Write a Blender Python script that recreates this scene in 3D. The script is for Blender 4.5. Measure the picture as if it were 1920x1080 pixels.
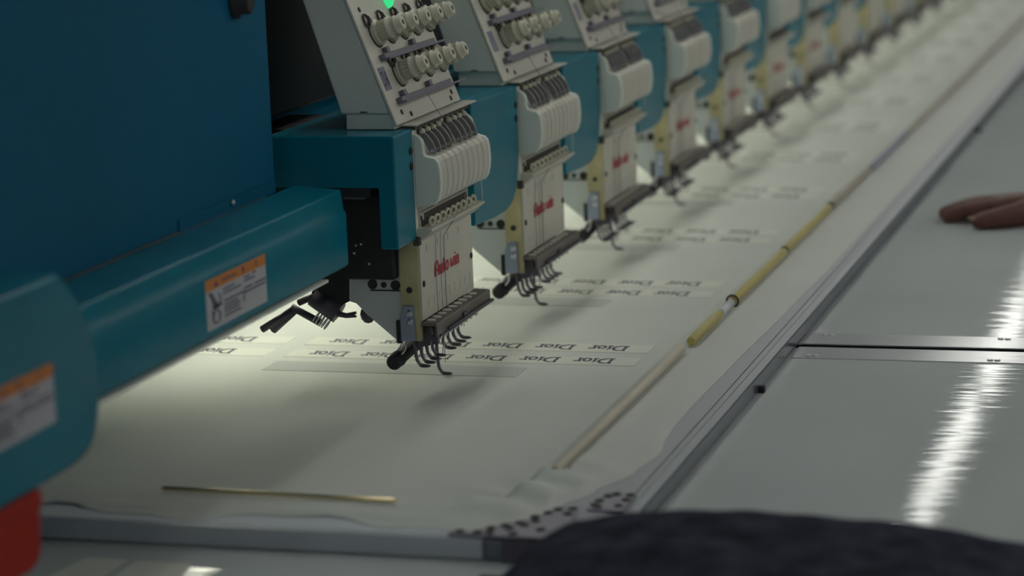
import bpy, bmesh, math, random
from mathutils import Vector, Matrix
random.seed(7)
S = bpy.context.scene
COL = S.collection
for o in list(bpy.data.objects): bpy.data.objects.remove(o, do_unlink=True)

# ------------------------------------------------------------------ camera
YAW, PITCH, ROLL, FPX = -0.29310217, 0.18845848, -0.03805051, 4838.66
fw = Vector((math.sin(YAW)*math.cos(PITCH), math.cos(YAW)*math.cos(PITCH), -math.sin(PITCH)))
rt = Vector((math.cos(YAW), -math.sin(YAW), 0)); up = rt.cross(fw)
r2 = math.cos(ROLL)*rt + math.sin(ROLL)*up; u2 = -math.sin(ROLL)*rt + math.cos(ROLL)*up
cam = bpy.data.cameras.new('camera'); camo = bpy.data.objects.new('camera', cam); COL.objects.link(camo)
m = Matrix((r2, u2, -fw)).transposed().to_4x4(); m.translation = (0.890397, -2.603573, 0.64227)
camo.matrix_world = m
cam.sensor_width = 36; cam.lens = FPX/1920*36; cam.clip_start = .05; cam.clip_end = 60
cam.dof.use_dof = True; cam.dof.focus_distance = 2.82; cam.dof.aperture_fstop = 4.0
S.camera = camo
# ------------------------------------------------------------------ light and exposure
w = bpy.data.worlds.new('world'); S.world = w; w.use_nodes = True
w.node_tree.nodes['Background'].inputs[0].default_value = (.62, .74, .84, 1)
w.node_tree.nodes['Background'].inputs[1].default_value = .14
S.view_settings.view_transform = 'Standard'; S.view_settings.look = 'None'
S.view_settings.exposure = 1.2; S.view_settings.gamma = 1; S.view_settings.use_curve_mapping = False
TUBE_STRENGTH = 4.6      # ceiling tubes
STRIP_STRENGTH = 7.4     # work-light strips under the beam

# ------------------------------------------------------------------ materials
MATS = {}
def mat(name, col, rough=.5, metal=0., noise=None, bump=None, coat=0., emit=None, spec=.5):
    """noise=(scale, amount, stretch) colour mottling; bump=(scale, strength, stretch)"""
    mt = bpy.data.materials.new(name); mt.use_nodes = True
    nt = mt.node_tree; b = nt.nodes['Principled BSDF']
    b.inputs['Base Color'].default_value = (*col, 1); b.inputs['Roughness'].default_value = rough
    b.inputs['Metallic'].default_value = metal; b.inputs['Coat Weight'].default_value = coat
    b.inputs['Coat Roughness'].default_value = .08
    b.inputs['Specular IOR Level'].default_value = spec
    if emit:
        b.inputs['Emission Color'].default_value = (*emit[0], 1); b.inputs['Emission Strength'].default_value = emit[1]
    def ntex(scale, stretch, detail=4):
        tc = nt.nodes.new('ShaderNodeTexCoord'); mp = nt.nodes.new('ShaderNodeMapping')
        mp.inputs['Scale'].default_value = stretch
        n = nt.nodes.new('ShaderNodeTexNoise'); n.inputs['Scale'].default_value = scale; n.inputs['Detail'].default_value = detail
        nt.links.new(tc.outputs['Object'], mp.inputs[0]); nt.links.new(mp.outputs[0], n.inputs['Vector'])
        return n
    if noise:
        n = ntex(noise[0], noise[2] if len(noise) > 2 else (1, 1, 1))
        mx = nt.nodes.new('ShaderNodeMix'); mx.data_type = 'RGBA'
        k = noise[1]
        mx.inputs[6].default_value = (*[max(0, c*(1-k)) for c in col], 1)
        mx.inputs[7].default_value = (*[min(1, c*(1+k)) for c in col], 1)
        rp = nt.nodes.new('ShaderNodeMapRange'); rp.inputs[1].default_value = .3; rp.inputs[2].default_value = .7
        nt.links.new(n.outputs['Fac'], rp.inputs[0]); nt.links.new(rp.outputs[0], mx.inputs[0])
        nt.links.new(mx.outputs[2], b.inputs['Base Color'])
    if bump:
        n = ntex(bump[0], bump[2] if len(bump) > 2 else (1, 1, 1), 3)
        bp = nt.nodes.new('ShaderNodeBump'); bp.inputs['Strength'].default_value = bump[1]
        bp.inputs['Distance'].default_value = bump[3] if len(bump) > 3 else .001
        nt.links.new(n.outputs['Fac'], bp.inputs['Height']); nt.links.new(bp.outputs[0], b.inputs['Normal'])
        if coat: nt.links.new(bp.outputs[0], b.inputs['Coat Normal'])
    MATS[name] = mt
    return mt
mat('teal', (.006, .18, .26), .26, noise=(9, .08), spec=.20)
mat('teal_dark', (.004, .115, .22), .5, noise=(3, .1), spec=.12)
mat('cream', (.62, .60, .52), .45, noise=(14, .05))
mat('greenwhite', (.76, .80, .72), .5, noise=(6, .04))
mat('yellowed', (.50, .45, .25), .45, noise=(25, .25))
mat('ivory', (.60, .59, .46), .4)
mat('black', (.012, .012, .014), .55)
mat('rubber', (.02, .02, .024), .7)
mat('slot', (.07, .06, .05), .8)
mat('slate', (.16, .15, .20), .45)
mat('tag', (.24, .24, .32), .6)
mat('faintink', (.40, .41, .42), .6)
mat('tagink', (.05, .04, .10), .6)
mat('grey', (.20, .20, .205), .4)
mat('greyplate', (.50, .54, .54), .45)
mat('steel', (.55, .56, .60), .28, metal=.9, noise=(40, .1))
mat('bluesteel', (.30, .35, .45), .35, metal=.6)
mat('footsteel', (.17, .16, .20), .35, metal=.7)
mat('darksteel', (.10, .09, .115), .42, metal=.5)
mat('brownbar', (.17, .145, .135), .45, metal=.3)
mat('red_ink', (.45, .03, .06), .5)
mat('navy_thread', (.012, .014, .06), .6)
mat('fabric', (.62, .64, .60), .85, noise=(5, .025), bump=(900, .25), spec=.15)
mat('strip', (.70, .71, .64), .85, bump=(900, .25), spec=.15)
mat('strip_raw', (.50, .53, .51), .85, bump=(900, .25), spec=.15)
mat('crumple', (.58, .62, .66), .75, noise=(7, .04), bump=(350, .3), spec=.2)
mat('table', (.52, .56, .56), .035, noise=(3, .05), bump=(1, .32, (5, 60, 1), .0005), spec=.02)
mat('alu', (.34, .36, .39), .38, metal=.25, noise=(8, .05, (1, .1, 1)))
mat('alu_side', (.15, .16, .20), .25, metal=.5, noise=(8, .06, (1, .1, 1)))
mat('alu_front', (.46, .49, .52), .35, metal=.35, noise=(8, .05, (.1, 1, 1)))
mat('strip_alu', (.56, .57, .60), .15, metal=.2, bump=(1, .2, (10, 90, 1), .0004))
mat('gap', (.004, .004, .005), .9, spec=.0)
mat('bracket', (.27, .26, .30), .45, metal=.4)
mat('bolt', (.05, .045, .045), .4, metal=.5)
mat('rod_yellow', (.50, .43, .14), .4, noise=(30, .12, (1, .2, 1)))
mat('rod_beige', (.58, .53, .42), .5, noise=(20, .12, (1, .2, 1)))
mat('rod_purple', (.28, .28, .38), .45)
mat('rod_tan', (.42, .38, .30), .5)
mat('rod_clear', (.60, .63, .66), .25)
mat('brass', (.75, .62, .36), .2, metal=.95)
mat('orange', (.62, .20, .03), .5)
mat('paper', (.48, .48, .52), .55)
mat('ink', (.10, .09, .14), .6)
mat('red_plastic', (.40, .018, .006), .5, spec=.2)
mat('navycloth', (.040, .042, .065), .95, noise=(34, .55), bump=(160, .9, (1, 1, 1), .004), spec=.1)
mat('skin', (.125, .047, .034), .5, noise=(60, .14), bump=(220, .3))
mat('nail', (.34, .22, .19), .4)
mat('sleeve', (.07, .08, .11), .9, bump=(300, .4))
mat('led', (.02, .25, .08), .3, emit=((.05, .8, .28), .38))
mat('tube', (.9, .9, .9), .4, emit=((1, 1, .93), TUBE_STRENGTH))
mat('worklight', (.9, .9, .85), .4, emit=((1, 1, .80), STRIP_STRENGTH))
mat('fixture', (.7, .7, .7), .5)
mat('floor', (.16, .17, .17), .5, noise=(2, .1))
mat('ceiling', (.45, .46, .46), .9, noise=(1, .04))
mat('wall', (.30, .32, .33), .9, noise=(1, .06))

# ------------------------------------------------------------------ mesh helpers
class MB:
    def __init__(s): s.v = []; s.f = []; s.smooth = []
    def add(s, vs, fs, sm=False):
        k = len(s.v); s.v += [tuple(p) for p in vs]; s.f += [tuple(i+k for i in f) for f in fs]; s.smooth += [sm]*len(fs); return s
    def box(s, x0, x1, y0, y1, z0, z1):
        vs = [(x, y, z) for x in (x0, x1) for y in (y0, y1) for z in (z0, z1)]
        return s.add(vs, [(0,1,3,2),(4,6,7,5),(0,4,5,1),(2,3,7,6),(0,2,6,4),(1,5,7,3)])
    def prism(s, pts, a, b, axis='y', sm=False):
        """pts 2D polygon in the two other axes, extruded along axis from a to b"""
        def P(p, t): return {'y': (p[0], t, p[1]), 'x': (t, p[0], p[1]), 'z': (p[0], p[1], t)}[axis]
        n = len(pts); ar = sum(pts[i][0]*pts[(i+1) % n][1]-pts[(i+1) % n][0]*pts[i][1] for i in range(n))
        if (ar < 0) != (axis == 'y'): pts = pts[::-1]
        vs = [P(p, a) for p in pts]+[P(p, b) for p in pts]
        fs = [tuple(range(n))[::-1], tuple(range(n, 2*n))]+[(i, (i+1) % n, n+(i+1) % n, n+i) for i in range(n)]
        return s.add(vs, fs, sm)
    def lathe(s, p, axis, prof, n=16, caps=True):
        """prof: list of (distance along axis, radius)"""
        ax = Vector(axis).normalized(); t = Vector((0, 0, 1)) if abs(ax.z) < .9 else Vector((1, 0, 0))
        u = ax.cross(t).normalized(); v = ax.cross(u); p = Vector(p); vs = []; fs = []
        for d, r in prof:
            for i in range(n):
                a = 2*math.pi*i/n; vs.append(p+ax*d+u*(r*math.cos(a))+v*(r*math.sin(a)))
        for j in range(len(prof)-1):
            for i in range(n): fs.append((j*n+i, j*n+(i+1) % n, (j+1)*n+(i+1) % n, (j+1)*n+i))
        k = len(s.v); s.add(vs, fs, n > 7)
        if caps:
            s.f += [tuple(k+i for i in range(n))[::-1], tuple(k+(len(prof)-1)*n+i for i in range(n))]; s.smooth += [False, False]
        return s
    def cyl(s, a, b, r, n=12, r2=None):
        a = Vector(a); b = Vector(b); return s.lathe(a, b-a, [(0, r), ((b-a).length, r if r2 is None else r2)], n)
    def tube(s, pts, r, n=6):
        pts = [Vector(p) for p in pts]; rs = r if isinstance(r, (list, tuple)) else [r]*len(pts); vs = []; fs = []
        u = None
        for i, p in enumerate(pts):
            d = (pts[min(i+1, len(pts)-1)]-pts[max(i-1, 0)]).normalized()
            if u is None: u = d.cross(Vector((.3, .5, .8))).normalized()
            else: u = (u-d*u.dot(d)).normalized()
            v = d.cross(u)
            for k in range(n):
                a = 2*math.pi*k/n; vs.append(p+(u*math.cos(a)+v*math.sin(a))*rs[i])
        for j in range(len(pts)-1):
            for i in range(n): fs.append((j*n+i, j*n+(i+1) % n, (j+1)*n+(i+1) % n, (j+1)*n+i))
        k = len(s.v); s.add(vs, fs, True)
        s.f += [tuple(k+i for i in range(n))[::-1], tuple(k+(len(pts)-1)*n+i for i in range(n))]; s.smooth += [False]*2
        return s
    def torus(s, c, axis, R, r, n=16, k=6):
        ax = Vector(axis).normalized(); t = Vector((0, 0, 1)) if abs(ax.z) < .9 else Vector((1, 0, 0))
        u = ax.cross(t).normalized(); v = ax.cross(u); c = Vector(c); vs = []; fs = []
        for i in range(n):
            a = 2*math.pi*i/n; d = u*math.cos(a)+v*math.sin(a)
            for j in range(k):
                b = 2*math.pi*j/k; vs.append(c+d*(R+r*math.cos(b))+ax*(r*math.sin(b)))
        for i in range(n):
            for j in range(k): fs.append((i*k+j, i*k+(j+1) % k, ((i+1) % n)*k+(j+1) % k, ((i+1) % n)*k+j))
        return s.add(vs, fs, True)
    def ball(s, c, r, n=10, sc=(1, 1, 1)):
        vs = []; fs = []; m_ = n//2
        for j in range(m_+1):
            th = math.pi*j/m_
            for i in range(n):
                a = 2*math.pi*i/n
                vs.append((c[0]+sc[0]*r*math.sin(th)*math.cos(a), c[1]+sc[1]*r*math.sin(th)*math.sin(a), c[2]+sc[2]*r*math.cos(th)))
        for j in range(m_):
            for i in range(n): fs.append((j*n+i, (j+1)*n+i, (j+1)*n+(i+1) % n, j*n+(i+1) % n))
        return s.add(vs, fs, True)
    def mesh(s, name, material, fix=False):
        me = bpy.data.meshes.new(name); me.from_pydata(s.v, [], s.f)
        me.polygons.foreach_set('use_smooth', s.smooth)
        me.materials.append(MATS[material])
        bm = bmesh.new(); bm.from_mesh(me)
        if fix: bmesh.ops.remove_doubles(bm, verts=bm.verts, dist=1e-6)
        bmesh.ops.recalc_face_normals(bm, faces=bm.faces); bm.to_mesh(me); bm.free()
        me.update(); return me
    def build(s, name, material, parent=None, bevel=0, seg=2, loc=None, smooth=False):
        o = bpy.data.objects.new(name, s.mesh(name, material)); COL.objects.link(o)
        if parent: o.parent = parent
        if loc: o.location = loc
        if bevel:
            b = o.modifiers.new('bevel', 'BEVEL'); b.width = bevel; b.segments = seg; b.limit_method = 'ANGLE'; b.angle_limit = math.radians(40); b.harden_normals = smooth
            if smooth: o.data.polygons.foreach_set('use_smooth', [True]*len(o.data.polygons))
        return o
def link(name, me, parent=None, loc=(0, 0, 0)):
    o = bpy.data.objects.new(name, me); COL.objects.link(o); o.parent = parent; o.location = loc; return o
def tag(o, label, cat, group=None, kind=None):
    o['label'] = label
    if cat: o['category'] = cat
    if group: o['group'] = group
    if kind: o['kind'] = kind
    return o
def empty(name, loc=(0, 0, 0)):
    o = bpy.data.objects.new(name, None); COL.objects.link(o); o.location = loc; o.empty_display_size = .02; return o
def structure(name, mb, material, label, cat=None):
    o = mb.build(name, material); o['kind'] = 'structure'; o['label'] = label
    if cat: o['category'] = cat
    return o

# strokes -> flat polygons (lettering); plane given by origin, u axis, v axis
def strokes(mb, paths, o, u, v, su, sv):
    o, u, v = Vector(o), Vector(u), Vector(v)
    for pts, ws in paths:
        n = len(pts)
        if not isinstance(ws, (list, tuple)): ws = [ws]*n
        L = []; Rr = []
        for i, p in enumerate(pts):
            a = Vector(pts[max(i-1, 0)]); b = Vector(pts[min(i+1, n-1)]); d = (b-a).normalized(); nn = Vector((-d.y, d.x))*ws[i]/2
            for lst, q in ((L, Vector(p)+nn), (Rr, Vector(p)-nn)):
                lst.append(o+u*(q.x*su)+v*(q.y*sv))
        mb.add(L+Rr, [(i, i+1, n+i+1, n+i) for i in range(n-1)])
    return mb
def arc(cx, cy, rx, ry, a0, a1, n=12): return [(cx+rx*math.cos(math.radians(a0+(a1-a0)*i/n)), cy+ry*math.sin(math.radians(a0+(a1-a0)*i/n))) for i in range(n+1)]

# ------------------------------------------------------------------ the room
structure('floor', MB().box(-5, 5, -6, 16, -.9, -.8), 'floor', 'grey workshop floor below the machine')
structure('ceiling', MB().box(-5, 5, -6, 16, 1.75, 1.85), 'ceiling', 'pale workshop ceiling above the machine')
structure('wall_back', MB().box(-5, 5, 16, 16.1, -.8, 1.75), 'wall', 'far wall beyond the row of heads')
structure('wall_left', MB().box(-5.1, -5, -6, 16, -.8, 1.75), 'wall', 'workshop wall behind the machine')
structure('wall_right', MB().box(5, 5.1, -6, 16, -.8, 1.75), 'wall', 'workshop wall on the operator side')
# fluorescent fittings (their reflection streaks the near table)
def fitting(x, y0, y1, label):
    t = empty('ceiling_light', (x, (y0+y1)/2, 1.63)); h = (y1-y0)/2
    MB().box(-.06, .06, -h, h, .028, .06).build('housing', 'fixture', t)
    MB().cyl((0, -h+.02, 0), (0, h-.02, 0), .027, 14).build('tube', 'tube', t)
    for s in (-1, 1): MB().box(-.029, .029, s*h-.02, s*h+.02, -.029, .02).build('end_cap', 'fixture', t)
    MB().cyl((0, 0, .06), (0, 0, .12), .01, 8).build('hanger', 'fixture', t)
    tag(t, label, 'lamp', 'fluorescent ceiling lights')
YS = [(-.4, 1.2), (1.4, 3.0), (3.2, 4.8), (5.1, 6.8), (6.98, 8.6), (8.8, 10.4)]
for i, (a, b) in enumerate(YS):
    fitting(-.18, a, b, 'fluorescent ceiling tube in the row over the machine, number %s from the near end' % ['one', 'two', 'three', 'four', 'five', 'six'][i])
NUM = ['first', 'second', 'third', 'fourth', 'fifth', 'sixth']
for x, nm in ((2.0, 'near operator aisle'), (3.7, 'added right hand fill')):  # the outer row is added to brighten the operator-side faces
    for i, y in enumerate((-.8, 1.0, 2.8, 4.6, 6.4)): fitting(x, y, y+1.6, '%s ceiling tube from the near end, in the %s row' % (NUM[i], nm))
for x, nm in ((-.4, 'left'), (.6, 'middle'), (1.6, 'right')):  # unseen rows added to fill the camera-facing sides
    for i, y in enumerate((-6.0, -4.3)): fitting(x, y, y+1.6, '%s added fill tube of the %s row behind the camera' % (NUM[i], nm))

# ------------------------------------------------------------------ tables
def table(name, y0, y1, label, strip):
    t = empty(name, (.1, (y0+y1)/2, -.03)); c = Vector((.1, (y0+y1)/2, -.03))
    L = lambda x0, x1, a, b, z0, z1: MB().box(x0-c.x, x1-c.x, a-c.y, b-c.y, z0-c.z, z1-c.z)
    L(-.62, 1.15, y0, y1, -.03, 0).build('table_top', 'table', t, .0015)
    L(.3605, 1.14, strip[0], strip[1], 0, .0012).build('edge_strip', 'strip_alu', t)
    sc = MB().lathe((0, 0, 0), (0, 0, 1), [(0, .0035), (.0009, .0035), (.0012, .002)], 10).mesh('screw', 'steel')
    for x in (.380, .585, .79, .995):
        link('screw', sc, t, (x-c.x, strip[2]-c.y, .0012-c.z))
        link('screw', sc, t, (x+.008-c.x, strip[2]-c.y, .0012-c.z))
    for x in (-.57, 1.1):
        for y in (y0+.06, y1-.06): L(x-.025, x+.025, y-.025, y+.025, -.8, -.03).build('leg', 'alu', t)
    tag(t, label, 'table')
table('work_table', -1.15, .2972, 'glossy grey table top in front of the black gap, nearer the camera', (.2400, .2970, .250))
table('work_table', .3152, 6.4, 'glossy grey table top beyond the black gap, where the hand rests', (.3154, .3740, .364))
MB().box(-.62, 1.15, .2973, .3151, -.03, -.0003).build('table_gap_strip', 'gap')
tag(bpy.data.objects['table_gap_strip'], 'black strip sunk in the gap between the two table tops', 'strip')

# ------------------------------------------------------------------ embroidery frame
fr = empty('fabric_stretcher', (.30, -.5, 0)); fc = Vector((.30, -.5, 0))
def FB(x0, x1, y0, y1, z0, z1): return MB().box(x0-fc.x, x1-fc.x, y0-fc.y, y1-fc.y, z0, z1)
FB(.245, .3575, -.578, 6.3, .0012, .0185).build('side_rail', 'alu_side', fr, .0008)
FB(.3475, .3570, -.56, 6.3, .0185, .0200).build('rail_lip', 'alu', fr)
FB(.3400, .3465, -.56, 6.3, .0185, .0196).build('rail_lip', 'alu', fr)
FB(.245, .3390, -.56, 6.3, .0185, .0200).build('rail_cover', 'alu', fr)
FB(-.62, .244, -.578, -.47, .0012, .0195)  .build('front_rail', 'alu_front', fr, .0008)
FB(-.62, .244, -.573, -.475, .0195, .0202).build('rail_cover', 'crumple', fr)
tag(fr, 'long grey aluminium frame rail round the white fabric', 'frame')
# small dark rail stop
for yy, lab in ((-.005+.02, 'small dark rubber stop on the rail side in front of the table gap'), (2.12, 'small dark rubber stop on the far stretch of the rail')):
    o = MB().prism([(-.005, 0), (.005, 0), (.004, .007), (-.004, .007)], .0, .006, 'x').build('rail_stop', 'rubber', loc=(.3576, yy+.055, .0)); tag(o, lab, 'stop')
# corner brackets: perforated steel plates bolted over the corner
hole = MB().lathe((0, 0, 0), (0, 0, 1), [(0, .0042), (.0012, .0042), (.0012, .0024), (.0004, .002)], 12).mesh('bolt', 'bolt')
def bracket(name, poly, z0, z1, holes, label):
    cx = sum(p[0] for p in poly)/len(poly); cy = sum(p[1] for p in poly)/len(poly)
    t = empty(name, (cx, cy, z0))
    MB().prism([(p[0]-cx, p[1]-cy) for p in poly], 0, z1-z0, 'z').build('plate', 'bracket', t, .0008)
    for x, y in holes: link('bolt', hole, t, (x-cx, y-cy, z1-z0))
    tag(t, label, 'bracket')
bracket('corner_bracket', [(.2127, -.577), (.213, -.568), (.232, -.566), (.2714, -.520), (.2855, -.482), (.303, -.480), (.310, -.530), (.357, -.535), (.357, -.577)], .0204, .0234,
        [(.222, -.572), (.238, -.572), (.249, -.572), (.246, -.558), (.256, -.548), (.266, -.538), (.262, -.556), (.272, -.544), (.278, -.530), (.274, -.518), (.282, -.504), (.288, -.492), (.300, -.488), (.300, -.504), (.270, -.572), (.290, -.556), (.31, -.560), (.335, -.56)],
        'grey perforated steel gusset plate bolted over the near frame corner')
bracket('rail_bracket', [(.3112, -.483), (.3112, -.462), (.3175, -.428), (.3440, -.428), (.3440, -.483)], .0204, .0226,
        [(.3155, -.470), (.3165, -.456), (.320, -.440), (.326, -.433), (.339, -.434), (.339, -.450), (.337, -.470), (.320, -.476)],
        'small grey bolted plate on the side rail beside the corner gusset')
o = MB().prism([(.262, .0015), (.300, .0015), (.300, .0195), (.262, .0195)], -.5825, -.5785, 'y').build('corner_end_plate', 'darksteel'); tag(o, 'dark end plate closing the frame corner at the front rail', 'plate')

# ------------------------------------------------------------------ fabric sheet
def ss(a, b, x): t = min(1, max(0, (x-a)/(b-a))); return t*t*(3-2*t)
EDGE = [(-.56, .262), (-.47, .285), (-.42, .302), (-.35, .322), (-.275, .3295), (-.22, .3225), (-.17, .3195), (-.08, .3185), (.1, .321), (.42, .327), (.70, .331), (1.5, .333), (6.4, .333)]
def xedge(y):
    for (a, p), (b, q) in zip(EDGE, EDGE[1:]):
        if y <= b: return p+(q-p)*ss(a, b, y) if y > a else p
    return EDGE[-1][1]
def wob(x, y, s=1): return (math.sin(31*x*s+17*y*s+1)+math.sin(53*x*s-41*y*s+2.2)+math.sin(97*y*s+23*x*s+.4)+.7*math.sin(150*x*s+60*y*s))/3.7
def fz(x, y):
    z = .002
    a = ss(.212, .243, x); b = ss(-.425, -.462, -(-y)) if False else ss(.43, .466, -y)
    h = max(a, b)
    z += h*.0187
    # crumples over the rails, calm in the middle
    c = ss(.255, .30, x)*.0011 + ss(.465, .50, -y)*.0030 + ss(.12, .0, math.hypot(x-.25, y+.44))*.006
    z += c*(1+wob(x, y))*.6 + ss(.14, .02, math.hypot(x-.25, y+.40))*.003*(1+math.sin(90*(x+y)))
    z += ss(.12, .24, x)*.0004*wob(x*.5, y*.4)
    k = max(ss(.012, 0, xedge(y)-x), ss(.528, .546, -y))     # hems lie down on the rails
    return z+(.0205-z)*k
def fabric():
    ys = []
    y = -.55
    while y < 6.3: ys.append(y); y += (.005 if y < -.4 else .012 if y < .8 else .06)
    ys.append(6.3)
    us = [i/110 for i in range(111)]
    vs = []; fs = []
    for j, y in enumerate(ys):
        xe = xedge(y)
        for u in us:
            # dense columns near the rail
            x = -.61+(.18+.61)*(u/.35) if u < .35 else .18+(xe-.18)*((u-.35)/.65)
            yy = y
            if y < -.50:  # wavy front hem
                yy = y+(.012*math.sin(26*x)+.006*math.sin(71*x+1))*ss(-.50, -.55, y)
            vs.append((x, yy, fz(x, yy)))
    n = len(us)
    for j in range(len(ys)-1):
        for i in range(n-1): fs.append((j*n+i, j*n+i+1, (j+1)*n+i+1, (j+1)*n+i))
    mb = MB().add(vs, fs, True)
    return mb
fab = empty('embroidery_fabric', (0, 0, 0))
cl = fabric().build('cloth', 'fabric', fab)
sd = cl.modifiers.new('thick', 'SOLIDIFY'); sd.thickness = .0006; sd.offset = -1
tag(fab, 'white fabric sheet with rows of navy embroidered words stretched in the frame', 'fabric')
# the embroidered word, turned half round: read from the far side
WORD = [
    ([(.17, .03), (.17, .97)], .16), ([(0, .975), (.42, .975)], .06), ([(0, .025), (.42, .025)], .06),
    (arc(.36, .5, .56, .475, 90, -90, 14), [.05]+[.06+.12*math.sin(math.pi*i/14) for i in range(1, 14)]+[.05]),
    ([(1.22, .02), (1.22, .62)], .15), ([(1.06, .025), (1.4, .025)], .06), ([(1.06, .6), (1.24, .62)], .07), ([(1.19, .82), (1.27, .82)], .09),
    (arc(1.74, .32, .23, .29, 0, 360, 18), [.07+.09*abs(math.cos(2*math.pi*i/18)) for i in range(19)]),
    ([(2.22, .02), (2.22, .62)], .15), ([(2.07, .025), (2.42, .025)], .06), ([(2.07, .6), (2.24, .62)], .07),
    ([(2.24, .44), (2.33, .58), (2.44, .62), (2.55, .56)], [.05, .08, .1, .13])]
def word_mesh():
    mb = MB(); strokes(mb, WORD, (0, 0, 0), (-1, 0, 0), (0, -1, 0), .0472/2.6, .0245)
    top = mb.mesh('embroidered_word', 'navy_thread')
    bm = bmesh.new(); bm.from_mesh(top)
    r = bmesh.ops.extrude_face_region(bm, geom=bm.faces[:]); 
    bmesh.ops.translate(bm, verts=[v for v in r['geom'] if isinstance(v, bmesh.types.BMVert)], vec=(0, 0, .0004))
    bmesh.ops.recalc_face_normals(bm, faces=bm.faces); bm.to_mesh(top); bm.free(); return top
wm = word_mesh()
def strip_mesh(x0, x1, y0, y1, m_): return MB().box(x0, x1, y0, y1, 0, .0005).mesh('label_strip', m_)
NH = 15
s2 = strip_mesh(-.2305, .1945, -.0205, .0195, 'strip'); s1 = strip_mesh(-.2305, .1935, -.0215, .0225, 'strip')
sl2 = strip_mesh(-.600, -.256, -.0205, .0195, 'strip'); sr = strip_mesh(-.2305, .075, -.024, .024, 'strip_raw')
for i in range(NH):
    Y = .4*i
    for yc, me in ((.1895, s2), (.2575, s1)):
        st = link('label_strip', me, fab, (0, Y+yc, .0020))
        for k in range(6): link('embroidered_word', wm, st, (.1648-.0647*k, .0125, .0005))
        if i < 6:
            st = link('label_strip', sl2, fab, (0, Y+yc, .0020))
            for k in range(2): link('embroidered_word', wm, st, (-.303-.0647*k, .0125, .0005))
    if i < 4: link('blank_strip', sr, fab, (0, Y+.1226, .0020))

# ------------------------------------------------------------------ clip rods along the frame
def rod(y0, y1, m_, r, label, x=.2555, z=.0245, extra=None):
    t = MB().lathe((0, 0, 0), (0, 1, 0), [(0, r*.75), (.002, r), (y1-y0-.002, r), (y1-y0, r*.75)], 14).build('clip_rod', m_, loc=(x, y0, z+r*.6))
    tag(t, label, 'rod', 'clip rods along the frame rail'); return t
rod(-.378, .16, 'rod_beige', .0046, 'beige clip rod nearest the frame corner, half hidden in fabric', .2535)
rod(.19, .345, 'rod_yellow', .0055, 'short yellow clip rod before the black clip ring', .2565)
rod(.352, .415, 'rod_clear', .0052, 'short clear clip rod piece under the black clip ring', .2565)
rod(.43, .765, 'rod_yellow', .0055, 'yellow clip rod just beyond the black clip ring', .2565)
rod(.785, 1.14, 'rod_yellow', .0050, 'yellow clip rod between the two small dark joints', .2555)
rod(1.16, 1.52, 'rod_tan', .0050, 'dull yellow clip rod before the purple rod', .2555)
rod(1.53, 1.96, 'rod_purple', .0052, 'purple grey clip rod on the far rail', .257)
rod(1.97, 4.2, 'rod_tan', .0050, 'long tan clip rod at the far end of the rail', .2565)
o = MB().torus((0, 0, 0), (0, 1, 0), .0072, .0013, 18, 6).build('clip_ring', 'black', loc=(.2565, .423, .028)); tag(o, 'black clip ring around the rod near the table gap', 'ring')
for yy, l in ((.775, 'first small dark joint between the yellow clip rods'), (1.15, 'second small dark joint beyond the yellow clip rods')):
    o = MB().lathe((0, 0, 0), (0, 1, 0), [(0, .0045), (.003, .0060), (.006, .0060), (.009, .0045)], 12).build('rod_joint', 'slot', loc=(.2555, yy-.0045, .0277)); tag(o, l, 'joint')
o = MB().lathe((0, 0, 0), (1, 0, 0), [(0, .0014), (.003, .0022), (.229, .0022), (.232, .0014)], 12).build('brass_rod', 'brass', loc=(-.0945, -.4845, .0252))
o.rotation_euler = (0, 0, -.03); tag(o, 'thin shiny brass rod lying on the fabric along the front rail', 'rod')

# ------------------------------------------------------------------ embroidery heads
TILT = .3578
NP = Vector((math.cos(TILT), 0, math.sin(TILT)))       # tension plate normal
UP = Vector((-math.sin(TILT), 0, math.cos(TILT)))      # up along the plate
P0 = Vector((-.010, 0, .302))
def onplate(y, s, h=0): q = P0+UP*s+NP*h; return Vector((q.x, y, q.z))
def plate_box(mb, y0, y1, s0, s1, h0, h1):
    vs = [onplate(y, s, h) for y in (y0, y1) for s in (s0, s1) for h in (h0, h1)]
    return mb.add(vs, [(0,1,3,2),(4,6,7,5),(0,4,5,1),(2,3,7,6),(0,2,6,4),(1,5,7,3)])
PARTS = []   # (name, mesh, bevel, location, children, min_detail) ; built once and linked to every head
def part(name, mb, m_, bevel=0, loc=(0, 0, 0), kids=(), far=True, only=None, label=None, seg=2):
    me = mb if isinstance(mb, bpy.types.Mesh) else mb.mesh(name, m_)
    if bevel:
        o = bpy.data.objects.new('tmp', me); COL.objects.link(o)
        b = o.modifiers.new('b', 'BEVEL'); b.width = bevel; b.segments = seg; b.limit_method = 'ANGLE'; b.angle_limit = math.radians(40)
        dg = bpy.context.evaluated_depsgraph_get(); me2 = bpy.data.meshes.new_from_object(o.evaluated_get(dg))
        bpy.data.objects.remove(o); me = me2
    PARTS.append(dict(name=name, me=me, loc=loc, kids=list(kids), far=far, only=only, label=label))
    return me
def K(name, mb, m_, loc=(0, 0, 0)): return (name, mb if isinstance(mb, bpy.types.Mesh) else mb.mesh(name, m_), loc)
FIRST, REST = 'first', 'rest'
N9 = [.0185+.0188*k for k in range(9)]
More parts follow.
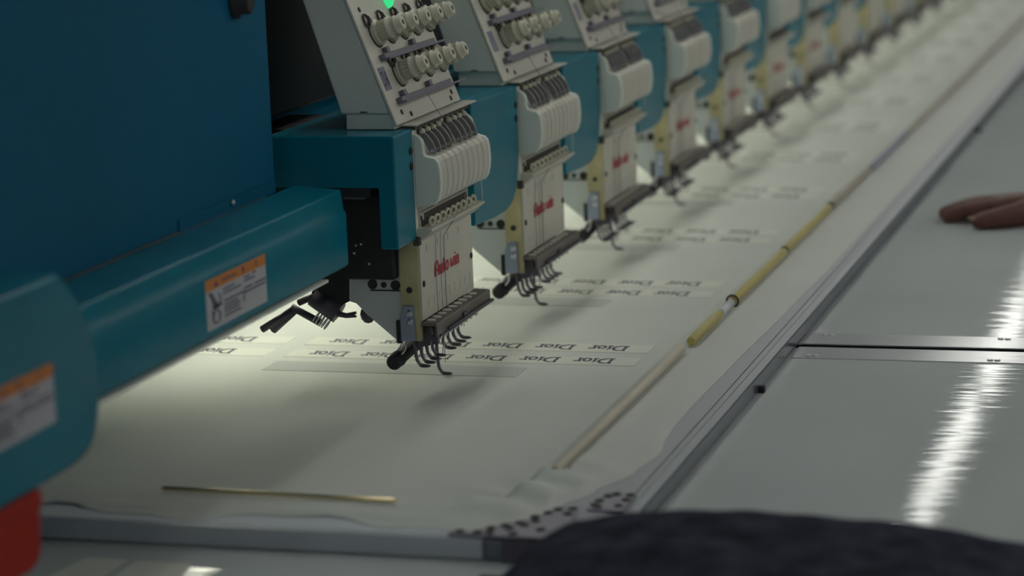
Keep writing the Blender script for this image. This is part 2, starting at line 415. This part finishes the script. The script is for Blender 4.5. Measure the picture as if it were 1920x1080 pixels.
# teal body
bm_ = MB().prism([(-.1425, .2405), (-.1425, .2960), (0, .2960), (0, .1748), (-.0195, .1748), (-.0195, .2405)], -.0634, -.0006)
part('body', bm_, 'teal', .0022, only=FIRST)
part('rear_body', MB().box(-.1425, -.0235, 0, .2, .2405, .2960), 'teal', .002)
cov = [(-.19, .154), (-.108, .1505), (-.066, .1512), (-.045, .1545), (-.030, .1602), (-.020, .169), (-.0125, .182), (-.006, .2), (-.0006, .215), (-.0006, .296), (-.19, .296)]
part('cover', MB().prism(cov, -.0195, 0, 'x'), 'teal', .0016, only=REST)
part('body', MB().box(-.1425, -.0200, -.19, -.0006, .2405, .2960), 'teal', .002, only=REST)
part('gap_shade', MB().box(-.1520, -.1427, -.058, .2, .2300, .2930).box(-.1427, -.03, -.058, .19, .2300, .2400), 'rubber')  # black plate standing in for the shadowed gap round the body
part('mounting_arm', MB().box(-.20, -.1522, .02, .15, .245, .292), 'black')
part('cover_screw', MB().lathe((.0, -.0093, .2729), (1, 0, 0), [(0, .0042), (.0014, .0042), (.0018, .002)], 10), 'bolt', far=False)
part('cover_screw', MB().lathe((.0, -.0095, .2563), (1, 0, 0), [(0, .0042), (.0014, .0042), (.0018, .002)], 10), 'bolt', far=False)
# mechanism below the body
part('mechanism', MB().box(-.080, -.024, .012, .17, .16, .2395).box(-.055, -.03, .004, .012, .175, .205).cyl((-.064, .002, .186), (-.064, .012, .186), .009).cyl((-.044, .002, .158), (-.044, .012, .158), .006), 'black')
part('gear_case', MB().box(-.1300, -.0815, .012, .17, .150, .2295), 'black')
part('shade_panel', MB().prism([(-.0805, .1320), (-.0240, .1320), (-.0240, .2300), (-.0805, .2300)], -.012, .004), 'black', .002, only=FIRST)  # black panel in place of the shade over the inner plate
part('hanger_bracket', MB().box(-.0708, -.0464, -.032, -.026, .2235, .2265).box(-.0604, -.0584, -.032, -.026, .2265, .2335), 'grey', far=False)
pin = MB().lathe((0, 0, 0), (0, -1, 0), [(0, .0016), (.0014, .0016), (.002, .0008)], 8).mesh('pin', 'steel')
for p in ((-.066, -.0122, .170), (-.060, -.0122, .1715), (-.0685, -.0122, .1615), (-.052, -.0122, .150)): part('pin', pin, None, loc=p, far=False)
IP = [(-.0807, .1700), (-.0837, .1043), (-.0757, .1021), (-.0627, .0887), (-.0283, .0600), (-.0232, .0610), (-.0232, .1700)]
hl = MB().lathe((0, 0, 0), (0, -1, 0), [(0, .0055), (.0012, .0055), (.0012, .0035), (.0004, .003)], 14).mesh('hole', 'black')
hl2 = MB().lathe((0, 0, 0), (0, -1, 0), [(0, .0032), (.0012, .0032), (.0012, .002), (.0004, .002)], 12).mesh('hole', 'black')
part('inner_plate', MB().prism(IP, .005, .010), 'greyplate', .0006, kids=[('hole', hl, (-.0555, .005, .1239)), ('hole', hl2, (-.0425, .005, .1235)), ('hole', hl, (-.0290, .005, .1232)),
     K('seam', MB().box(-.0580, -.0234, .0042, .005, .1166, .1180), 'black')])
part('lower_block', MB().box(-.0285, -.0238, -.001, .0045, .0600, .0850), 'black')
# thread tension box and plate
ZT = .52
xb = lambda z: -.0735-.31*(z-.3135)
xp = lambda z: -.0145-.374*(z-.3135)
part('tension_box', MB().prism([(xb(.3135), .3135), (xp(.3135)-.0045, .3135), (xp(ZT)-.0045, ZT), (xb(ZT), ZT)], -.018, .2), 'greenwhite', .002,
     kids=[K('latch_slot', MB().box(-.052, -.044, -.0186, -.0180, .3150, .3165), 'slot')])
part('box_base', MB().prism([(-.070, .2965), (-.0695, .3130), (-.0190, .3130), (-.0150, .3060), (-.0150, .2965)], -.014, .198), 'greenwhite', .001)
part('tension_plate', plate_box(MB(), -.0200, .2050, -.0005, .23, -.004, 0), 'cream', .0012,
     kids=[K('plate_screw', MB().lathe(onplate(y, s), NP, [(0, .0030), (.0008, .0030), (.0012, .0012)], 8), 'bolt') for y, s in ((.0033, .1297), (.0076, .0114), (.0334, .0060), (.1834, .0125), (.1745, .0060))])
KPROF = [(0, .0075), (.0010, .0150), (.0022, .0150), (.0024, .0135), (.0036, .0135), (.0038, .0148), (.0050, .0148), (.0052, .0090), (.0066, .0090)]
BPROF = [(.0066, .0106), (.0072, .0112), (.0165, .0110), (.0166, .0118), (.0184, .0118), (.0185, .0102), (.0260, .0098), (.0262, .0103), (.0272, .0103), (.0274, .0086), (.0340, .0080), (.0347, .0070)]
kbase = MB().lathe((0, 0, 0), NP, KPROF, 20).mesh('disc', 'ivory')
kdark = MB().lathe((0, 0, 0), NP, [(-.0004, .0168), (.0008, .0168)], 18).mesh('washer', 'slot')
khole = MB().lathe((0, 0, 0), NP, [(.0347, .0030), (.0350, .0028)], 10).mesh('hole', 'slot')
ridg = MB()
for q in range(20):
    a = 2*math.pi*q/20; v1 = Vector((0, 1, 0)); v2 = NP.cross(v1)
    d = v1*math.cos(a)+v2*math.sin(a)
    ridg.cyl(d*.0110+NP*.0080, d*.0109+NP*.0160, .0005, 5)
kridge = ridg.mesh('grip', 'ivory')
kbar = MB().lathe((0, 0, 0), NP, BPROF, 20).mesh('tension_knob', 'ivory')
for row, (ys, s) in enumerate((([.022+.0435*k for k in range(5)], .1005), ([.0445+.0478*k for k in range(4)], .0525))):
    for y in ys:
        part('tension_knob', kbar, None, loc=tuple(onplate(y, s)), kids=[('disc', kbase, (0, 0, 0)), ('washer', kdark, (0, 0, 0)), ('hole', khole, (0, 0, 0)), ('grip', kridge, (0, 0, 0))])
ring = MB().torus((0, 0, 0), NP, .0070, .0013, 16, 6)
ring.tube([UP*.007, NP*.004+UP*.003, NP*.005-UP*.003, -UP*.006], .0008, 5)
rg = ring.mesh('thread_guide_ring', 'slot')
for ys, s in (([.0065+.0450*k for k in range(5)], .1160), ([.0320+.0440*k for k in range(4)], .0675)):
    for y in ys: part('thread_guide_ring', rg, None, loc=tuple(onplate(y, s, .002)), far=False)
for s0 in (.0700, .0205):
    mb = plate_box(MB(), .006, .180, s0, s0+.0065, 0, .007)
    plate_box(mb, .006, .222, s0-.0012, s0+.0012, .006, .011)
    for y in (.022, .110): plate_box(mb, y, y+.010, s0+.0065, s0+.0130, .001, .006)
    part('thread_sensor_bar', mb, 'slate', .0006)
dig = MB()
d3 = [(0, .88), (.5, .97), (.75, .75), (.35, .52), (.78, .28), (.5, .03), (0, .12)]; d6 = [(.7, .95), (.25, .75), (.08, .3), (.38, .04), (.72, .28), (.4, .5), (.1, .3)]
# digits stacked along the tag: 3 above 6 turned with the plate
strokes(dig, [([(x, y) for x, y in d3], .17), ([(x+1.25, y) for x, y in d6], .17)], onplate(-.0112, .0430, .0011), (0, 1, 0), UP, .0076, .0160)
tagk = K('number_tag', plate_box(MB(), -.0125, .0058, .0380, .0640, 0, .0008), 'tag')
part('number_tag', tagk[1], None, kids=[K('digits', dig, 'tagink')], only=FIRST)
part('number_tag', tagk[1], None, only=REST, far=False)
part('indicator_light', MB().ball(onplate(.0934, .1330, .003), .0085, 14, (.8, 1, 1.35)), 'led', only=FIRST, label='glowing green indicator light')
# ledge over the needle case
part('thread_ledge', MB().prism([(-.010, .2985), (.0055, .2985), (.0065, .3005), (-.010, .3005)], -.004, .213), 'cream', .0004)
part('brush_strip', MB().box(-.006, .0030, 0, .192, .2945, .2984), 'slot')
# needle case
part('needle_case', MB().box(-.022, -.0004, .0065, .188, .0840, .2944), 'cream', .001)
part('upper_side_plate', MB().box(-.022, -.0002, -.0004, .0062, .1785, .2940), 'greenwhite', .0006)
part('side_plate', MB().prism([(-.022, .0625), (-.022, .1782), (-.0002, .1782), (-.0002, .0625)], -.0004, .0062), 'yellowed', .0006,
     kids=[K('screw', MB().lathe((-.0115, -.0004, .1191), (0, -1, 0), [(0, .0034), (.0010, .0034), (.0010, .0016), (.0002, .0014)], 12), 'bolt')])
# finned cover
CH = [(0, .2900), (.005, .2870), (.0088, .2830), (.0100, .2790), (.0106, .2690), (.0122, .2660), (.0235, .2630), (.0270, .2590), (.0286, .2520), (.0293, .2380), (.0285, .2280), (.0262, .2190), (.0216, .2130), (0, .2095)]
FN = [(0, .2640), (.0122, .2650), (.0225, .2635), (.0265, .2590), (.0286, .2500), (.0291, .2380), (.0283, .2280), (.0258, .2190), (.0214, .2135), (0, .2100)]
part('end_cheek', MB().prism(CH, .0004, .0095), 'greenwhite', .0012)
part('end_cheek', MB().prism(CH, .1785, .1880), 'greenwhite', .0012)
fin = MB().prism(FN, -.0085, .0085)
fme = part('cover_fin', fin, 'cream', .0022, loc=(0, N9[0], 0), seg=3)
for y in N9[1:]: part('cover_fin', fme, None, loc=(0, y, 0))
slot = MB().box(-.0004, .0012, -.004, .004, .2860, .2940).mesh('lever_slot', 'slot')
lev = MB().prism([(.0015, .2895), (.0065, .2900), (.0120, .2850), (.0170, .2780), (.0195, .2700), (.0190, .2660), (.0150, .2655), (.0125, .2700), (.0075, .2790), (.0015, .2850)], -.0022, .0022).mesh('take_up_lever', 'grey')
tip = MB().ball((.0052, 0, .2905), .0034, 10).mesh('tip', 'ivory')
piv = MB().lathe((.0163, -.0022, .2695), (0, -1, 0), [(0, .0021), (.0007, .0021)], 10).mesh('pivot', 'steel')
for k, y in enumerate(N9):
    part('lever_slot', slot, None, loc=(0, y, 0), far=False)
    part('take_up_lever', lev, None, loc=(-.004 if k == 4 else 0, y-.001, .002 if k == 4 else 0), kids=[('tip', tip, (0, 0, 0)), ('pivot', piv, (0, 0, 0))])
# recess, shelf and thread guides
part('recess_back', MB().box(-.0002, .0008, .010, .180, .186, .2098), 'cream', kids=[K('screw', MB().lathe((.0008, .009+.004, .1965), (1, 0, 0), [(0, .0026), (.001, .0022)], 8), 'bolt'), K('seam', MB().box(.0008, .0012, .010, .180, .2030, .2036), 'slot')])
part('guide_recess', MB().box(.0008, .0014, .024, .178, .1868, .2000), 'slot')
part('guide_shelf', MB().prism([(0, .1870), (.0165, .1862), (.0172, .1842), (.0030, .1725), (0, .1725)], .0004, .196), 'cream', .0005)
bead = MB().torus((.0100, 0, .1915), (1, -.3, 0), .0044, .0018, 12, 6).mesh('thread_guide', 'ivory')
dk = MB().box(.0008, .0028, -.0025, .0025, .1872, .1940).mesh('guide_slot', 'slot')
for y in N9:
    part('thread_guide', bead, None, loc=(0, y+.004, 0), far=False); part('guide_slot', dk, None, loc=(0, y-.003, 0))
# face panel with lettering
AW = [  # "Auto win" in narrow rounded capitals
    ([(.06, 0), (.06, .62), (.12, .88), (.27, 1.0), (.42, .88), (.48, .62), (.48, 0)], .23), ([(.06, .42), (.48, .42)], .21),
    ([(.70, .68), (.70, .2), (.78, .07), (.92, .07), (1.0, .2), (1.0, .68)], .21), ([(1.0, .2), (1.0, 0)], .21),
    ([(1.24, .98), (1.24, .15), (1.34, .06)], .21), ([(1.16, .64), (1.36, .64)], .19),
    (arc(1.66, .36, .17, .29, 0, 360, 14), .19),
    ([(2.18, .68), (2.20, .10), (2.34, .07), (2.38, .5), (2.44, .07), (2.56, .10), (2.60, .68)], .18),
    ([(2.80, 0), (2.80, .68)], .21), ([(2.80, .80), (2.80, .95)], .21),
    ([(3.02, 0), (3.02, .68)], .21), ([(3.02, .55), (3.16, .66), (3.27, .52), (3.27, 0)], .20)]
lett = strokes(MB(), AW, (.0023, .0480, .1245), (0, 1, 0), (0, 0, 1), .0880/3.35, .0165)
marks = MB()
for y in N9: marks.box(.0020, .0022, y+.004, y+.0048, .0960, .1060); marks.box(.0020, .0022, y+.005, y+.0080, .1050, .1056)
ticks = MB()
for y in (.022, .060, .098, .136): ticks.box(.0020, .0022, y, y+.003, .158, .166)
fmesh = MB().box(-.0002, .0020, .0012, .1880, .0850, .1722)
kb = [K('lettering', lett, 'red_ink'), K('needle_marks', marks, 'faintink'), K('tick_marks', ticks, 'faintink')]
for y, z in ((.0084, .1248), (.1815, .1248)): kb.append(K('screw', MB().lathe((.0020, y, z), (1, 0, 0), [(0, .0036), (.0012, .0036), (.0016, .0015)], 12), 'bolt'))
part('face_panel', fmesh, 'cream', .0005, kids=kb)
part('hinge', MB().box(-.003, .0035, -.006, .003, .1690, .1780), 'slot', far=False)
part('thread', MB().tube([(.0035, .052, .172), (.0030, .050, .13), (.0030, .052, .086)], .00035, 4), 'slate', far=False)
part('thread', MB().tube([(.0175, .0815, .1865), (.0035, .0800, .165), (.0035, .0805, .086), (-.004, .080, .03)], .0004, 4), 'slate', far=False)
part('thread', MB().tube([(.0035, .069, .172), (.0030, .067, .13), (.0030, .068, .086)], .0003, 4), 'slate', far=False)
part('thread', MB().tube([(.0075, .100, .300), (.030, .098, .262), (.0320, .098, .23), (.0175, .0985, .187)], .00016, 4), 'greyplate', far=False)
part('thread', MB().tube([onplate(.075, .02, .011), onplate(.078, -.002, .014), (.0078, .080, .297)], .0003, 4), 'slate', far=False)
part('thread', MB().tube([(.018, .182, .215), (.0182, .183, .187)], .0005, 4), 'greenwhite', far=False)
# clip plate
bl = MB().lathe((0, 0, 0), (0, -1, 0), [(0, .0040), (.0012, .0040), (.0026, .0024), (.0026, 0.0012)], 6).mesh('bolt', 'steel')
part('clip_plate', MB().prism([(-.0189, .1022), (-.0067, .1023), (-.0061, .0633), (-.0226, .0629), (-.0226, .0890)], -.0040, -.0008), 'bluesteel', .0004, kids=[('bolt', bl, (-.0114, -.0040, .0939)), ('bolt', bl, (-.0112, -.0040, .0845))])
# presser foot bar
part('foot_bar', MB().prism([(.0004, .0838), (.0185, .0830), (.0192, .0820), (.0192, .0690), (.0165, .0690), (.0165, .0800), (.0004, .0800)], -.0030, .1950), 'brownbar', .0004)
part('bar_rail', MB().tube([(.0215, .030, .0705), (.0215, .196, .0705)], .0022, 8), 'darksteel')
part('bar_bracket', MB().box(.0192, .0212, .088, .102, .0700, .0770), 'darksteel')
part('end_block', MB().box(.012, .0192, -.0026, .004, .0600, .0690), 'darksteel', far=False)
clampm = MB().prism([(-.010, .052), (.004, .055), (.007, .064), (.004, .0795), (-.010, .0795)], -.0045, .0045).mesh('needle_clamp', 'darksteel')
clamps = MB().cyl((.004, 0, .0600), (.0105, 0, .0590), .0022, 8).mesh('clamp_screw', 'steel')
for y in N9: part('needle_clamp', clampm, None, loc=(0, y, 0), kids=[('clamp_screw', clamps, (0, 0, 0))])
pad = MB().lathe((.0085, 0, .0834), (0, 0, 1), [(0, .0052), (.0012, .0052), (.0018, .004)], 12).mesh('pad', 'cream')
for y in N9: part('pad', pad, None, loc=(0, y-.008, 0), far=False)
stem = MB().tube([(-.0150, 0, .0800), (-.0146, 0, .0480), (-.0130, 0, .0375), (-.0100, 0, .0325), (-.0050, 0, .0310), (.0005, 0, .0304)], [.0021, .0021, .0020, .0019, .0017, .0013], 7).mesh('presser_foot', 'footsteel')
toe = MB().ball((-.0040, 0, .0308), .0064, 10, (1.1, .6, .3)).mesh('toe', 'darksteel')
need = MB().cyl((-.0055, 0, .0800), (-.0055, 0, .0400), .0008, 6, .0004).mesh('needle', 'steel')
col_ = MB().cyl((-.0150, 0, .066), (-.0150, 0, .058), .0034, 10).mesh('collar', 'darksteel')
for k, y in enumerate(N9):
    part('presser_foot', stem, None, loc=(0, y, -.0255 if k == 4 else 0), kids=[('toe', toe, (0, 0, 0)), ('collar', col_, (0, 0, .0 if k != 4 else .02)), ('needle', need, (0, 0, .004))])
# black sensor nozzle with wire loops beside the feet
nz = MB().lathe((-.0330, -.0060, .0380), (.02, .80, .075), [(0, .0060), (.004, .0086), (.016, .0086), (.017, .0092), (.020, .0092), (.021, .0082), (.085, .0082)], 14)
part('sensor_nozzle', nz, 'rubber', kids=[K('wire', MB().tube([(-.0400, .008, .0440), (-.0330, .012, .0490), (-.0240, .012, .0630)], .0010, 6).tube([(-.0280, .006, .0440), (-.0235, .012, .0500), (-.0215, .010, .0640)], .0010, 6), 'steel')])
# hook gear hanging behind the first head
part('thread_trimmer', MB().cyl((-.1550, .02, .0910), (-.1945, .02, .0672), .0042, 10).cyl((-.1560, .026, .0900), (-.1850, .028, .0655), .0052, 10).cyl((-.1575, .02, .0935), (-.1240, .02, .0760), .0042, 10).cyl((-.1500, .022, .098), (-.118, .022, .112), .0038, 8), 'darksteel', only=FIRST,
     kids=[K('spring', MB().tube([(-.1290+.00030*q+.0085*math.cos(q*.62)*.55, .02+.0085*math.sin(q*.62), .0865-.00022*q+.0085*math.cos(q*.62)*.8) for q in range(54)], .0010, 5), 'steel'),
           K('drum', MB().cyl((-.1300, .02, .1070), (-.1020, .02, .0880), .0125, 20), 'darksteel'),
           K('fork', MB().tube([(-.1080, .02, .094), (-.1020, .02, .0865), (-.0930, .02, .0850), (-.0820, .02, .0888)], [.004, .0035, .003, .0016], 8).tube([(-.0940, .02, .0850), (-.0820, .02, .0845)], [.003, .0014], 8), 'darksteel'),
           K('housing', MB().prism([(-.1310, .1110), (-.1050, .0935), (-.0860, .1030), (-.0840, .1150), (-.0790, .1700), (-.1000, .1700), (-.1200, .1350)], .014, .05), 'black'),
           K('cam_pad', MB().ball((-.0655, .012, .0885), .010, 12, (.9, .5, 1)), 'darksteel')])
ORD = ['first', 'second', 'third', 'fourth', 'fifth', 'sixth', 'seventh', 'eighth', 'ninth', 'tenth', 'eleventh', 'twelfth', 'thirteenth', 'fourteenth', 'fifteenth']
for i in range(NH):
    h = empty('embroidery_unit', (0, .4*i, .06))
    for p in PARTS:
        if (p['only'] == FIRST and i) or (p['only'] == REST and not i): continue
        if i > 4 and not p['far']: continue
        o = link(p['name'], p['me'], h, (p['loc'][0], p['loc'][1], p['loc'][2]-.06))
        if p['label']: o['label'] = p['label']
        if i < 7:
            for n_, me, l_ in p['kids']:
                q = link(n_, me, o, l_)
                if n_ in ('tick_marks', 'needle_marks', 'lettering', 'digits', 'grip'): q['kind'] = 'stuff'
    if i == 0: lb = 'nearest embroidery head, in sharp focus, with dark teal side and tag 36'
    else: lb = 'cream and teal embroidery head, %s in the row from the camera' % ORD[i]
    tag(h, lb, 'embroidery head', 'embroidery heads in a row')

# ------------------------------------------------------------------ machine beam, end housing and covers
bmn = empty('machine_beam', (-.4, 3, .25)); c = Vector((-.4, 3, .25))
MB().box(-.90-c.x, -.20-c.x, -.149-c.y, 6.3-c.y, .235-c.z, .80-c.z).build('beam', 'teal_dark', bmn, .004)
MB().box(-.199-c.x, -.168-c.x, -.145-c.y, 6.3-c.y, .305-c.z, .80-c.z).build('beam_shade', 'black', bmn, .003)  # black slab that puts the shade before the beam into colour
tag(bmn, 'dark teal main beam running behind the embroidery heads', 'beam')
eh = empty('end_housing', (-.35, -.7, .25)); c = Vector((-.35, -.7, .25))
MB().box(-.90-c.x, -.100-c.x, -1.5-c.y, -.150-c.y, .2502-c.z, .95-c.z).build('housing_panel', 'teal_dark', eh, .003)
MB().box(-.100-c.x, -.0985-c.x, -.40-c.y, -.155-c.y, .2505-c.z, .2630-c.z).build('flange', 'teal_dark', eh)
MB().lathe((-.0985-c.x, -.2717-c.y, .2583-c.z), (1, 0, 0), [(0, .0030), (.002, .0030), (.003, .0015)], 10).build('screw', 'steel', eh)
kn = MB().lathe((-.100-c.x, -.2322-c.y, .4520-c.z), (1, 0, 0), [(0, .016), (.004, .016), (.005, .012), (.016, .012), (.018, .009)], 18).build('round_knob', 'rubber', eh)
tag(eh, 'large flat dark teal housing panel filling the upper left', 'housing')
lg = empty('machine_stand', (-.77, 0, -.8))
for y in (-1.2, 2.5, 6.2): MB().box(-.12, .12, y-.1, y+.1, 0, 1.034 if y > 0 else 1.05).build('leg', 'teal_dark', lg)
tag(lg, 'teal legs carrying the beam behind the table', 'stand')

PROF = [(-.0999, .1630), (-.0460, .1630), (-.0425, .1660), (-.0425, .2205), (-.0450, .2240), (-.0475, .2450), (-.0999, .2500)]
cc = empty('colour_change_cover', (-.07, -.4, .163)); c = Vector((-.07, -.4, .163))
MB().prism([(x-c.x, z-c.z) for x, z in PROF], -.792-c.y, -.100-c.y).build('cover', 'teal', cc, .0035, 4, smooth=True)
MB().box(-.090-c.x, -.0400-c.x, -.790-c.y, -.17-c.y, .1600-c.z, .1628-c.z).build('lower_lip', 'greenwhite', cc)
tag(cc, 'long teal box cover with orange and white warning sticker', 'cover')
def warning(parent, c, y0, y1, z0, z1, x):
    W, H = y1-y0, z1-z0
    lb = MB().box(x-c.x, x+.0004-c.x, y0-c.y, y1-c.y, z0-c.z, z1-c.z).build('warning_label', 'paper', parent); lb['label'] = 'orange and white warning sticker'
    hd = MB().box(x+.0004-c.x, x+.0006-c.x, y0-c.y, y1-c.y, z1-.22*H-c.z, z1-c.z).build('orange_header', 'orange', lb)
    ink = MB()
    def line(u0, u1, v0, v1): ink.box(x+.0006-c.x, x+.0008-c.x, y0+u0*W-c.y, y0+u1*W-c.y, z0+v0*H-c.z, z0+v1*H-c.z)
    line(.14, .19, .81, .90); line(.60, .63, .82, .96); line(.83, .85, .84, .95); line(.27, .50, .86, .90)
    for u0, u1, v in ((.27, .46, .69), (.27, .56, .61), (.62, .72, .72), (.76, .82, .74), (.62, .80, .65), (.62, .76, .50), (.80, .98, .50), (.28, .62, .45), (.62, .98, .42), (.28, .50, .37), (.28, .54, .30), (.28, .52, .23), (.28, .55, .15)):
        line(u0, u1, v-.018, v+.018)
    line(.60, .615, .25, .42)
    ink.build('print', 'ink', lb)['kind'] = 'stuff'
    pic = MB(); o0 = (x+.0007-c.x, y0-c.y, z0-c.z)
    strokes(pic, [([(.06, .74), (.10, .62), (.13, .50), (.16, .40)], [.05, .05, .07, .10]), ([(.10, .40), (.24, .44)], .07), ([(.20, .66), (.23, .55), (.21, .46)], .02), (arc(.15, .22, .055, .13, 0, 360, 14), .028), ([(.09, .36), (.10, .25)], .03)], o0, (0, 1, 0), (0, 0, 1), W, H)
    pic.build('pictogram', 'ink', lb)
warning(cc, c, -.4775, -.3315, .1722, .2190, -.0424)
CAP = [(-.8477, .2976), (-.831, .2869), (-.815, .270), (-.8036, .2519), (-.795, .232), (-.7901, .2147), (-.7885, .199), (-.7899, .1844), (-.795, .1704), (-.801, .160), (-.8096, .1516), (-.822, .1465), (-.8395, .1438), (-.8945, .1425), (-1.25, .1425), (-1.25, .2976)]
ec = empty('end_cap_cover', (-.05, -1.0, .1425)); c = Vector((-.05, -1.0, .1425))
MB().prism([(y-c.y, z-c.z) for y, z in CAP], -.098-c.x, 0-c.x, 'x').build('cover', 'teal', ec, .006, 5, smooth=True)
tag(ec, 'blurred teal end cover with rounded corner at the left edge', 'cover')
warning(ec, c, -1.016, -.8700, .1866, .2330, .0001)

# work light strips under the beam
for i in range(NH):
    t = empty('work_light', (-.305, .4*i+.02, .225)); 
    MB().box(-.02, .02, .0, .385, 0, .0098).build('housing', 'fixture', t); MB().prism([(-.012, -.006), (.012, -.006), (.016, -.0002), (-.016, -.0002)], .01, .375).build('diffuser', 'worklight', t)
    tag(t, 'light strip under the beam beside the %s head' % (ORD[i] if i else 'nearest'), 'lamp', 'work lights under the beam')

# ------------------------------------------------------------------ foreground things
rb = empty('red_box', (-.045, -.995, .083))
MB().prism([(-.15, .012), (-.14, 0), (.075, 0), (.086, .004), (.0905, .012), (.0955, .055), (.0935, .0590), (-.15, .0590)], -.05, .0440, 'x').build('body', 'red_plastic', rb, .005, 3)
MB().box(-.052, .0450, -.15, .0940, .0445, .0590).build('lid', 'red_plastic', rb, .002)
tag(rb, 'blurred red plastic box under the teal end cover, lower left', 'box')
for n_, P4, lb in (('pale_shape', [(-.118, -.720), (-.066, -.720), (-.066, -.626), (-.105, -.626)], 'pale flat shape on the near table, closer to the red box'), ('pale_shape', [(-.056, -.720), (.010, -.720), (-.004, -.628), (-.056, -.628)], 'pale flat shape on the near table, farther from the red box')):  # two thin pale quads laid flat on the near table
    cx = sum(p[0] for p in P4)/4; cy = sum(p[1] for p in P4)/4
    o = MB().prism([(p[0]-cx, p[1]-cy) for p in P4], 0, .0004, 'z').build(n_, 'strip', loc=(cx, cy, .0002)); tag(o, lb, 'paper', 'pale shapes on the near table')  # 'paper' is only the category; what the pale shapes are is open

# dark cloth heap
RID = [(.255, .0), (.285, .022), (.309, .043), (.335, .070), (.3625, .0865), (.40, .0955), (.443, .0998), (.50, .1030), (.542, .1025), (.62, .0960), (.716, .0842), (.80, .070), (.90, .04), (.96, .0)]
def ridge(x):
    for (a, p), (b, q) in zip(RID, RID[1:]):
        if x <= b: return p+(q-p)*max(0, (x-a)/(b-a))
    return 0
def heap():
    nx, ny = 90, 60; vs = []; fs = []
    for j in range(ny+1):
        y = -1.08+.46*j/ny
        for i in range(nx+1):
            x = .255+.705*i/nx
            yr = -.75
            k = math.sqrt(max(0, 1-((y-yr)/.13)**2)) if y > yr else math.sqrt(max(0, 1-((yr-y)/.33)**2))
            z = max(0, ridge(x)-.0045)*k
            z += .0025*wob(x*.8, y*.8)*min(1, z/.03)*(1 if abs(y-yr) > .02 else .4)
            vs.append((x, y, max(.0015, z)))
    n = nx+1
    for j in range(ny):
        for i in range(nx): fs.append((j*n+i, j*n+i+1, (j+1)*n+i+1, (j+1)*n+i))
    return MB().add(vs, fs, True)
cx_ = heap().build('dark_cloth', 'navycloth'); tag(cx_, 'heap of dark navy mottled cloth in the near right corner', 'cloth')
sd = cx_.modifiers.new('thick', 'SOLIDIFY'); sd.thickness = .001; sd.offset = -1

# ------------------------------------------------------------------ operator's hand
def skin_mesh(name, chains, material, sub=2):
    """chains: list of lists of (co, radius); a chain may start with an index ('@', k) into earlier vertices"""
    vs, es, rs = [], [], []
    for ch in chains:
        prev = None
        for q in ch:
            if q[0] == '@': prev = q[1]; continue
            vs.append(q[0]); rs.append(q[1])
            if prev is not None: es.append((prev, len(vs)-1))
            prev = len(vs)-1
    me = bpy.data.meshes.new(name); me.from_pydata(vs, es, [])
    o = bpy.data.objects.new(name, me); COL.objects.link(o)
    sk = o.modifiers.new('skin', 'SKIN'); sk.use_smooth_shade = True
    for i, r in enumerate(rs):
        v = me.skin_vertices[0].data[i]; v.radius = r if isinstance(r, tuple) else (r, r); v.use_root = (i == 0)
    sb = o.modifiers.new('sub', 'SUBSURF'); sb.levels = sub; sb.render_levels = sub
    dg = bpy.context.evaluated_depsgraph_get(); m2 = bpy.data.meshes.new_from_object(o.evaluated_get(dg)); m2.name = name
    m2.materials.clear(); m2.materials.append(MATS[material])
    for p in m2.polygons: p.use_smooth = True
    bpy.data.objects.remove(o); return m2
hx, hy = .58, 1.19
V = lambda x, y, z: (x-hx, y-hy, z)
chains = [[(V(.95, 1.19, .085), .046), (V(.74, 1.19, .052), .038), (V(.63, 1.192, .0330), (.030, .022)), (V(.575, 1.195, .0270), (.038, .020)), (V(.525, 1.198, .0235), (.040, .0175))]]
pal = 4
for ymc, tipx, ty, zm, r in ((1.170, .410, 1.166, .0235, .0125), (1.194, .402, 1.192, .0240, .0128), (1.217, .409, 1.219, .0230, .0122), (1.237, .434, 1.244, .0205, .0108)):
    kx = .500 if ymc < 1.22 else .510
    chains.append([('@', pal), (V(kx, ymc, zm), r*1.25), (V(kx*.52+tipx*.48, ymc*.5+ty*.5, zm*.90), r*1.08), (V(kx*.22+tipx*.78, ymc*.2+ty*.8, zm*.52), r*.92), (V(tipx+.006, ty, .0078), r*.72)])
chains.append([('@', 3), (V(.552, 1.160, .0220), .0210), (V(.517, 1.132, .0175), .0170), (V(.487, 1.116, .0140), .0140), (V(.464, 1.110, .0112), .0110)])
hand = empty('person', (hx, hy, 0))
hm = skin_mesh('hand', chains, 'skin'); link('hand', hm, hand, (0, 0, 0))
MB().ball(V(.4690, 1.1085, .0178), .0064, 10, (1.2, .9, .38)).build('thumb_nail', 'nail', hand)
for tx, ty in ((.419, 1.166), (.411, 1.192), (.418, 1.219), (.443, 1.244)): MB().ball(V(tx+.006, ty, .0130), .0048, 10, (1.2, .8, .35)).build('finger_nail', 'nail', hand)
MB().lathe(V(.70, 1.19, .046), (1, 0, .17), [(0, .040), (.004, .044), (.10, .050), (.28, .056)], 24).build('sleeve', 'sleeve', hand)
tag(hand, 'operator hand resting flat on the far table top, fingers toward the rail', 'person')
